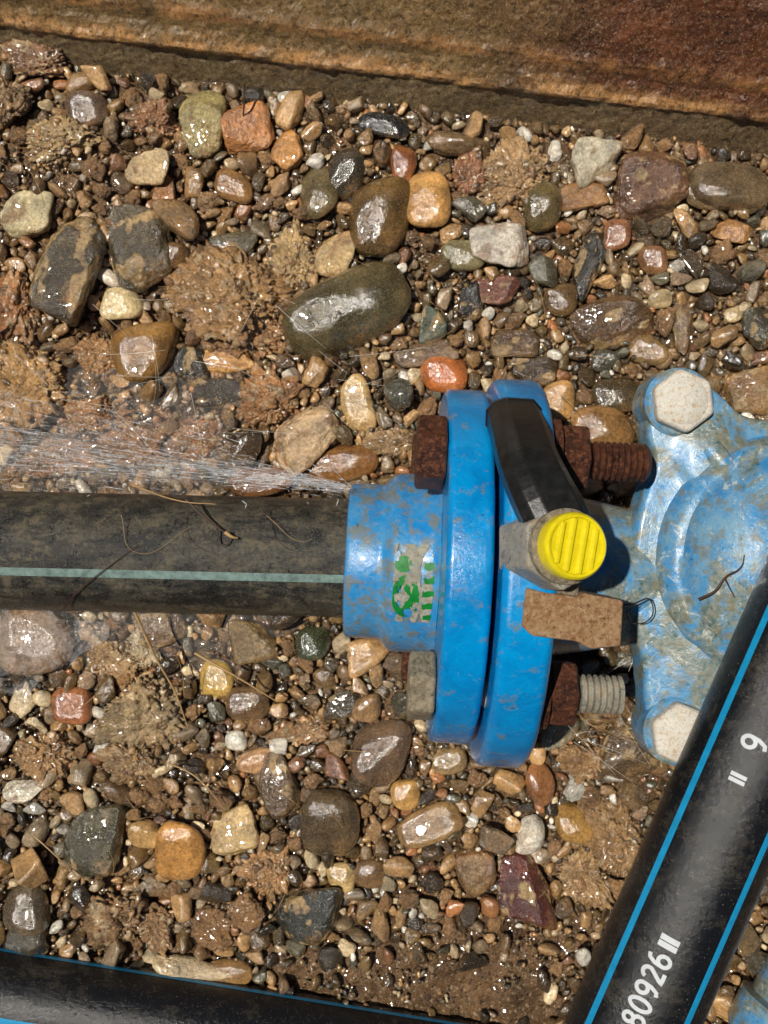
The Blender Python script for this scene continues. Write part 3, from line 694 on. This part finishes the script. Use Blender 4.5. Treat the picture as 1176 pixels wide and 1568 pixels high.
# ------------------------------------------------------------------ leaking water spray
WAT=mat_water('spray_water',.30); WAT2=mat_water('water_film',.06,(.9,.85,.8)); MIST=mat_water('mist',.055,(1,1,1)); FILM=mat_water('clear_film',.13,(.95,.95,.95),2.2,.5)
src=W(540,748,2.5); V=[];F=[]
def streak(p,q,w):
    dv=(q-p).normalized(); s=dv.cross(Vector((0,0,1))).normalized(); u=s.cross(dv); b0=len(V)
    segs=4
    for i_ in range(segs+1):
        t=i_/segs; c=p.lerp(q,t); ww=w*math.sin(math.pi*(.08+.88*t))
        for k in range(3):
            an=k*2.094; V.append(c+s*math.cos(an)*ww+u*math.sin(an)*ww)
    for i_ in range(segs):
        for k in range(3): F.append((b0+i_*3+k,b0+i_*3+(k+1)%3,b0+(i_+1)*3+(k+1)%3,b0+(i_+1)*3+k))
for k in range(950):
    e=W(-120,random.choice([random.gauss(690,14),random.gauss(655,24),random.gauss(620,50)]),random.uniform(.9,1.9)); t=random.random()**1.05; l=random.uniform(.008,.06)
    jit=Vector((0,random.gauss(0,.03+.12*t),random.gauss(0,.08)))
    p=src.lerp(e,t)+jit; q=src.lerp(e,min(1.1,t+l))+jit+Vector((0,random.gauss(0,.015),0))
    streak(p,q,random.uniform(.0015,.0065))
for k in range(320):
    t=random.random(); e=W(-120,random.gauss(620,80),1.2); p=src.lerp(e,t)+Vector((random.gauss(0,.1),random.gauss(0,.1+.2*t),random.gauss(0,.2)))
    streak(p,p+Vector((random.gauss(-.02,.03),random.gauss(0,.03),.0)),random.uniform(.004,.012))
ws=mesh_py('water_spray',V,F,WAT,True)
for lay,(ya,yb) in enumerate(((560,725),(625,712))):
    nxp,nyp=160,40; V=[]
    for i_ in range(nxp):
        t=i_/(nxp-1)*1.1
        for j_ in range(nyp):
            e=W(-120,ya+(yb-ya)*j_/(nyp-1),1.3+.1*lay); p=src.lerp(e,t); V.append((p.x,p.y,p.z+.12*math.sin(j_*.7+i_*.05)*t))
    I,J=np.meshgrid(np.arange(nxp-1),np.arange(nyp-1),indexing='ij'); b=(I*nyp+J).ravel()
    mesh_np('mist_sheet',np.array(V),np.stack([b,b+nyp,b+nyp+1,b+1],1),MIST,True,ws)
nxp,nyp=150,90
gx_=np.linspace(-9,-.6,nxp); gy_=np.linspace(-3.0,2.6,nyp)
GX,GY=np.meshgrid(gx_,gy_,indexing='ij'); hz=.18+(fbm(np.stack([GX*1.3+9,GY*2.2+9,GX*0],-1),4)-.5)*.25
hz-=np.clip(GX+2.8,0,5)*.12+np.clip(abs(GY)-1.8,0,3)*.35
Vp=np.stack([GX,GY,hz],-1).reshape(-1,3)
I,J=np.meshgrid(np.arange(nxp-1),np.arange(nyp-1),indexing='ij'); b=(I*nyp+J).ravel()
mesh_np('puddle_water',Vp,np.stack([b,b+nyp,b+nyp+1,b+1],1),WAT2)
nr,na=30,90; V=[];c0=W(35,985,.75)
for i_ in range(nr):
    for j_ in range(na):
        an=2*math.pi*j_/na; rr=i_/(nr-1)*(1.0+.25*math.sin(3*an+1)+.12*math.sin(7*an))
        x=rr*.95*math.cos(an); y=rr*.62*math.sin(an)
        h=float(abs(fbm(np.array([[x*2.2+9,y*2.2+5,3.3]]),3)[0]-.5))*1.1
        V.append((c0.x+x,c0.y+y,c0.z+.25-rr*.3+h))
F=[(i_*na+j_,(i_+1)*na+j_,(i_+1)*na+(j_+1)%na,i_*na+(j_+1)%na) for i_ in range(nr-1) for j_ in range(na)]
mesh_py('clear_plastic_film',V,F,FILM,True)
# ------------------------------------------------------------------ light & camera
sd=Vector((-.36,.12,1.0)).normalized()
w=bpy.data.worlds.new("World"); scene.world=w; w.use_nodes=True
nt=w.node_tree; sky=nt.nodes.new('ShaderNodeTexSky'); sky.sky_type='NISHITA'; sky.sun_disc=False
sky.sun_elevation=math.asin(sd.z); sky.sun_rotation=math.atan2(sd.x,sd.y)
bg=nt.nodes['Background']; bg.inputs['Strength'].default_value=.018; nt.links.new(sky.outputs[0],bg.inputs['Color'])
su=bpy.data.lights.new('sun','SUN'); su.energy=4.1; su.angle=math.radians(.9); su.color=(1,.945,.86)
so_=bpy.data.objects.new('sun',su); so_.rotation_euler=sd.to_track_quat('Z','Y').to_euler(); link(so_)
cd=bpy.data.cameras.new('camera'); cd.sensor_fit='VERTICAL'; cd.sensor_height=36; cd.sensor_width=27; cd.lens=36*H/15.68; cd.clip_end=1500; cd.clip_start=.05
co=bpy.data.objects.new('camera',cd); co.location=(0,0,H); co.rotation_euler=(0,0,0); link(co); scene.camera=co
